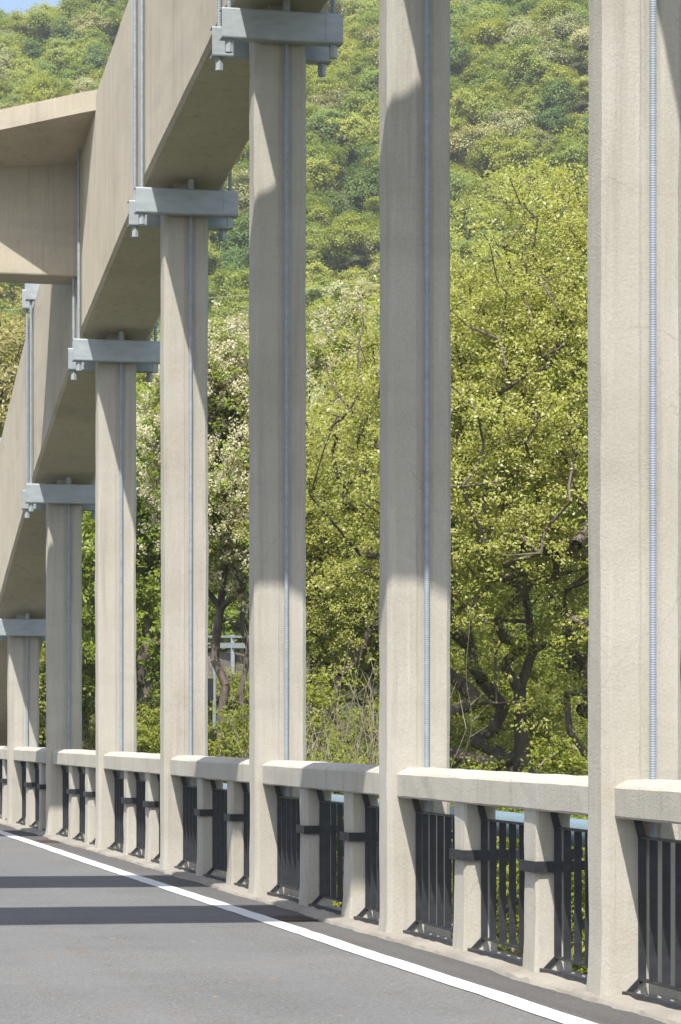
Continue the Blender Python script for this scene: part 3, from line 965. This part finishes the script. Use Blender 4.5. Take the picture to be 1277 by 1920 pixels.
# ground cover: low leaves and long grass on the bank
rng = np.random.default_rng(55)
n = 34000
d = rng.uniform(24, 80, n); px = rng.uniform(-150, 1450, n)
s = (px - 638.5) / F * d
gx = math.sin(TH) * d + math.cos(TH) * s; gy = math.cos(TH) * d - math.sin(TH) * s
keep = gx > 6.2
gx, gy = gx[keep], gy[keep]; gz = ground_z(gx, gy)
clump = 0.35 + 0.35 * np.sin(gx * 1.7) * np.sin(gy * 1.3 + 1)
cen = np.stack([gx, gy, gz + rng.random(len(gx)) ** 1.5 * np.maximum(0.12, clump)], 1)
me = leaves('undergrowth', cen, rng.normal(size=cen.shape) * 0.6 + np.array([0, 0, 0.9]), 0.12 * rng.uniform(0.6, 1.4, len(cen)), 0.6, rng)
tag(link('undergrowth', me, None, M_SHRUB), kind='stuff')
n = 14000
d = rng.uniform(48, 78, n); px = rng.uniform(60, 480, n); s = (px - 638.5) / F * d
gx = math.sin(TH) * d + math.cos(TH) * s; gy = math.cos(TH) * d - math.sin(TH) * s
keep = gx > 6.2; gx, gy = gx[keep], gy[keep]; gz = ground_z(gx, gy)
h = rng.uniform(0.3, 0.9, len(gx)); a = rng.uniform(0, 2 * np.pi, len(gx)); ln = rng.normal(0, 0.18, (len(gx), 2)); w = 0.02
V = np.empty((len(gx), 4, 3))
V[:, 0] = np.stack([gx - w * np.cos(a), gy - w * np.sin(a), gz], 1); V[:, 1] = np.stack([gx + w * np.cos(a), gy + w * np.sin(a), gz], 1)
V[:, 2] = np.stack([gx + ln[:, 0] + w * 0.3 * np.cos(a), gy + ln[:, 1], gz + h], 1); V[:, 3] = np.stack([gx + ln[:, 0] - w * 0.3 * np.cos(a), gy + ln[:, 1], gz + h], 1)
tag(link('grass', quads('grass', V.reshape(-1, 3)), None, M_GRASS), kind='stuff')

# ------------------------------------------------------------------ roadside things far behind the fourth hanger
p = on_ground(402, 72); top = at(402, 1170, 72).z
root = empty('sign_pole', p, 'pale grey pole with a dark sign board right of the fourth hanger', 'sign')
mb = MB(); mb.tube(p - Vector((0, 0, 0.3)), (p.x, p.y, top), 0.05, n=10)
link('pole', mb.build('pole', 40), root, M_GALV)
b0 = at(376, 1272, 71.9); b1 = at(401, 1312, 71.9)
mb = MB(); mb.box(b0.x, b1.x, b0.y - 0.02, b0.y + 0.02, b1.z, b0.z)
link('board', mb.build('board'), root, M_BLACK)

ga, gb = at(360, 1204, 82), at(560, 1206, 78)
root = empty('guardrail', (ga.x, ga.y, ga.z - 1.0), 'pale metal guardrail with two rails behind the locust trunk', 'guardrail')
u = (gb - ga)
for dz, hh in ((0.14, 0.06), (-0.16, 0.15)):
    mb = MB(); q = Vector((0, 0, dz))
    mb.add([ga + q, gb + q, gb + q + Vector((0, 0, hh)), ga + q + Vector((0, 0, hh)), ga + q + Vector((0.02, 0.06, 0)), gb + q + Vector((0.02, 0.06, 0)), gb + q + Vector((0.02, 0.06, hh)), ga + q + Vector((0.02, 0.06, hh))],
           [(0, 1, 2, 3), (7, 6, 5, 4), (0, 1, 5, 4), (1, 2, 6, 5), (2, 3, 7, 6), (3, 0, 4, 7)])
    link('rail', mb.build('rail'), root, M_GALV)
for k in range(3):
    c_ = ga + u * (0.12 + 0.28 * k); mb = MB(); mb.box(c_.x - 0.05, c_.x + 0.05, c_.y + 0.08, c_.y + 0.18, c_.z - 1.0, c_.z + 0.23)
    link('post', mb.build('post'), root, M_GALV)
wa, wb_ = at(350, 1222, 82.3), at(580, 1222, 78.3)
mb = MB()
mb.add([(wa.x, wa.y, wa.z - 3.2), (wb_.x, wb_.y, wb_.z - 3.2), (wb_.x, wb_.y, wb_.z), (wa.x, wa.y, wa.z), (wa.x + 0.3, wa.y + 1.2, wa.z - 3.2), (wb_.x + 0.3, wb_.y + 1.2, wb_.z - 3.2), (wb_.x + 0.3, wb_.y + 1.2, wb_.z), (wa.x + 0.3, wa.y + 1.2, wa.z)],
       [(0, 1, 2, 3), (7, 6, 5, 4), (0, 1, 5, 4), (1, 2, 6, 5), (2, 3, 7, 6), (3, 0, 4, 7)])
tag(link('retaining_wall', mb.build('retaining_wall'), None, M_STONE), 'grey retaining wall under the distant guardrail', 'wall')

# wires across the slope
for k, (pa, pb) in enumerate((((300, 548), (740, 508)), ((300, 609), (740, 543)), ((300, 625), (740, 571)))):
    A_, B_ = at(pa[0] - 500, pa[1] + 40, 128), at(pb[0] + 500, pb[1] - 48, 112)
    pts = [A_.lerp(B_, t) - Vector((0, 0, 0.55 * math.sin(math.pi * t))) for t in np.linspace(0, 1, 16)]
    rows = np.array([tuple(q) for q in pts])
    me = frusta('overhead_wire', rows[:-1], rows[1:], np.full(15, 0.0075), np.full(15, 0.0075), 5)
    tag(link('overhead_wire', me, None, M_WIRE), ('highest', 'middle', 'lowest')[k] + ' of three thin wires crossing in front of the wooded hill', 'wire', 'thin overhead wires')

# ------------------------------------------------------------------ wooded hillside
def hill_tree_mesh(seed, mat, rad, height, n, per, size):
    rng = np.random.default_rng(seed)
    cen = np.array([0, 0, height - rad[2]])
    T = crown_targets(rng, cen, rad, n, 11, 0.3)
    T = T[T[:, 2] > 0.6]
    idx = np.repeat(np.arange(len(T)), (per * rng.uniform(0.5, 1.5, len(T))).astype(int))
    Cc = T[idx] + rng.normal(size=(len(idx), 3)) * np.array([0.36, 0.36, 0.2])
    nr = rng.normal(size=Cc.shape) * 0.42 - np.array(SUN) * 0.55 + (Cc - cen) / np.array(rad) * 0.75
    me = leaves('hillside_tree', Cc, nr, size * rng.uniform(0.6, 1.4, len(idx)), 0.7, rng)
    me.materials.append(mat)
    return me


HT = [hill_tree_mesh(400 + k, M_HILL, (2.3 + 0.3 * (k % 3), 2.3 + 0.25 * ((k + 1) % 3), 2.1 + 0.35 * (k % 2)), 5.2 + 0.4 * (k % 3), 120, 62, 0.22) for k in range(5)]
HT_D = [hill_tree_mesh(420 + k, M_HILLDARK, (2.2, 2.2, 2.5), 5.6, 120, 62, 0.21) for k in range(2)]
HT_P = [hill_tree_mesh(430 + k, M_HILLPALE, (2.5, 2.4, 2.3), 5.8, 120, 70, 0.19) for k in range(2)]
rng = np.random.default_rng(77)
pts = []
dcur = 92.0
while dcur < 385:
    step = 2.8 + 0.35 * (dcur - 92) / 300
    wl = (-160 - 638.5) / F * dcur - 5; wr = (1440 - 638.5) / F * dcur + 5
    v = wl + rng.uniform(0, 3)
    while v < wr:
        pts.append((dcur + rng.normal(0, step * 0.35), v + rng.normal(0, 0.8)))
        v += step * 1.12
    dcur += step
pts = np.array(pts)
gx = pts[:, 0] * math.sin(TH) + pts[:, 1] * math.cos(TH); gy = pts[:, 0] * math.cos(TH) - pts[:, 1] * math.sin(TH)
gz = ground_z(gx, gy)
ppx = 638.5 + F * pts[:, 1] / pts[:, 0]
vis = np.ones(len(pts), bool)
top_py = 1367 - F * (gz + 5.0 - HC) / pts[:, 0]
m_ = 22
vis = ((ppx > -m_) & (ppx < 235) & (top_py < 200)) | ((ppx > 385 - m_) & (ppx < 460 + m_) & (top_py > 230) & (top_py < 640)) \
    | ((ppx > 570 - m_) & (ppx < 706 + m_) & (top_py < 620)) | ((ppx > 846 - m_) & (ppx < 1100 + m_) & (top_py < 430))
order = [k for k in np.argsort(pts[:, 0]) if vis[k]]
chosen = order[:300]; rest = [k for k in range(len(pts)) if k not in set(chosen)]
KIND = {0: 'olive-green tree', 1: 'dark green tree', 2: 'pale cream-flowering tree'}


def where_on_hill(k):
    x_ = ppx[k]
    gap, a, b = (('above the crossbeam', 0, 235) if x_ < 300 else ('right of the fourth hanger', 385, 460) if x_ < 515
                 else ('right of the third hanger', 570, 706) if x_ < 775 else ('between the two widest hangers', 846, 1100))
    side = ('at left', 'in the middle', 'at right')[min(2, max(0, int((x_ - a) / (b - a) * 3)))]
    ht = ('at the very top,', 'high up,', 'halfway up,', 'rather low,', 'lowest,')[min(4, max(0, int((top_py[k] + 60) / 130)))]
    return '%s %s %s' % (ht, side, gap)


def kind_of(k):
    u_ = math.sin(gx[k] * 0.21 + 1.0) * math.sin(gy[k] * 0.16) + rng.normal(0, 0.35)
    return 2 if u_ > 0.85 else 1 if u_ < -0.75 else 0


for k in chosen:
    kd = kind_of(k); src = (HT, HT_D, HT_P)[kd]
    o = bpy.data.objects.new('hillside_tree', src[rng.integers(len(src))])
    C.objects.link(o)
    o.location = (gx[k], gy[k], gz[k] - 0.3); o.rotation_euler = (rng.normal(0, 0.08), rng.normal(0, 0.08), rng.uniform(0, 6.28))
    s_ = rng.uniform(0.65, 1.1); o.scale = (s_, s_, s_ * rng.uniform(0.9, 1.15))
    tag(o, KIND[kd].replace('tree', 'hillside tree') + ' ' + where_on_hill(k), 'tree', ('olive green', 'dark green', 'flowering')[kd] + ' trees of the hillside wood')

# the farther trees: one wood, its trees set out on points
bank = bpy.data.collections.new('wood_trees')
for q, me in enumerate(HT + HT[:2] + HT_D[:1] + HT_P[:1]):
    o = bpy.data.objects.new('wood_tree', me); bank.objects.link(o)
wm = bpy.data.meshes.new('far_wood')
wm.from_pydata([(gx[k], gy[k], gz[k] - 0.3) for k in rest], [], [])
wo = bpy.data.objects.new('far_wood', wm); C.objects.link(wo)
tag(wo, kind='stuff')
ng = bpy.data.node_groups.new('plant_wood', 'GeometryNodeTree')
ng.interface.new_socket('Geometry', in_out='INPUT', socket_type='NodeSocketGeometry')
ng.interface.new_socket('Geometry', in_out='OUTPUT', socket_type='NodeSocketGeometry')
gi, go = ng.nodes.new('NodeGroupInput'), ng.nodes.new('NodeGroupOutput')
ci = ng.nodes.new('GeometryNodeCollectionInfo'); ci.inputs['Collection'].default_value = bank
ci.inputs['Separate Children'].default_value = True; ci.inputs['Reset Children'].default_value = True
ip = ng.nodes.new('GeometryNodeInstanceOnPoints'); ip.inputs['Pick Instance'].default_value = True
r1 = ng.nodes.new('FunctionNodeRandomValue'); r1.data_type = 'FLOAT_VECTOR'; r1.inputs[0].default_value = (-0.1, -0.1, 0); r1.inputs[1].default_value = (0.1, 0.1, 6.28)
r2 = ng.nodes.new('FunctionNodeRandomValue'); r2.data_type = 'FLOAT'; r2.inputs[2].default_value = 0.6; r2.inputs[3].default_value = 1.05; r2.inputs['Seed'].default_value = 5
L_ = ng.links.new
L_(gi.outputs[0], ip.inputs['Points']); L_(ci.outputs[0], ip.inputs['Instance'])
L_(r1.outputs[0], ip.inputs['Rotation']); L_(r2.outputs[1], ip.inputs['Scale']); L_(ip.outputs[0], go.inputs[0])
md = wo.modifiers.new('plant', 'NODES'); md.node_group = ng

# ------------------------------------------------------------------ the air over the valley
mb = MB(); mb.box(-2200, 2200, -2200, 2200, -12, 140)
m_air = bpy.data.materials.new('hazy_air'); m_air.use_nodes = True
nt = m_air.node_tree; nt.nodes.clear()
o_ = nt.nodes.new('ShaderNodeOutputMaterial'); pv = nt.nodes.new('ShaderNodeVolumePrincipled')
pv.inputs['Color'].default_value = (0.95, 0.96, 0.97, 1); pv.inputs['Density'].default_value = 0.00040
pv.inputs['Anisotropy'].default_value = 0.2
nt.links.new(pv.outputs[0], o_.inputs['Volume'])
tag(link('haze', mb.build('haze'), None, m_air), kind='stuff')
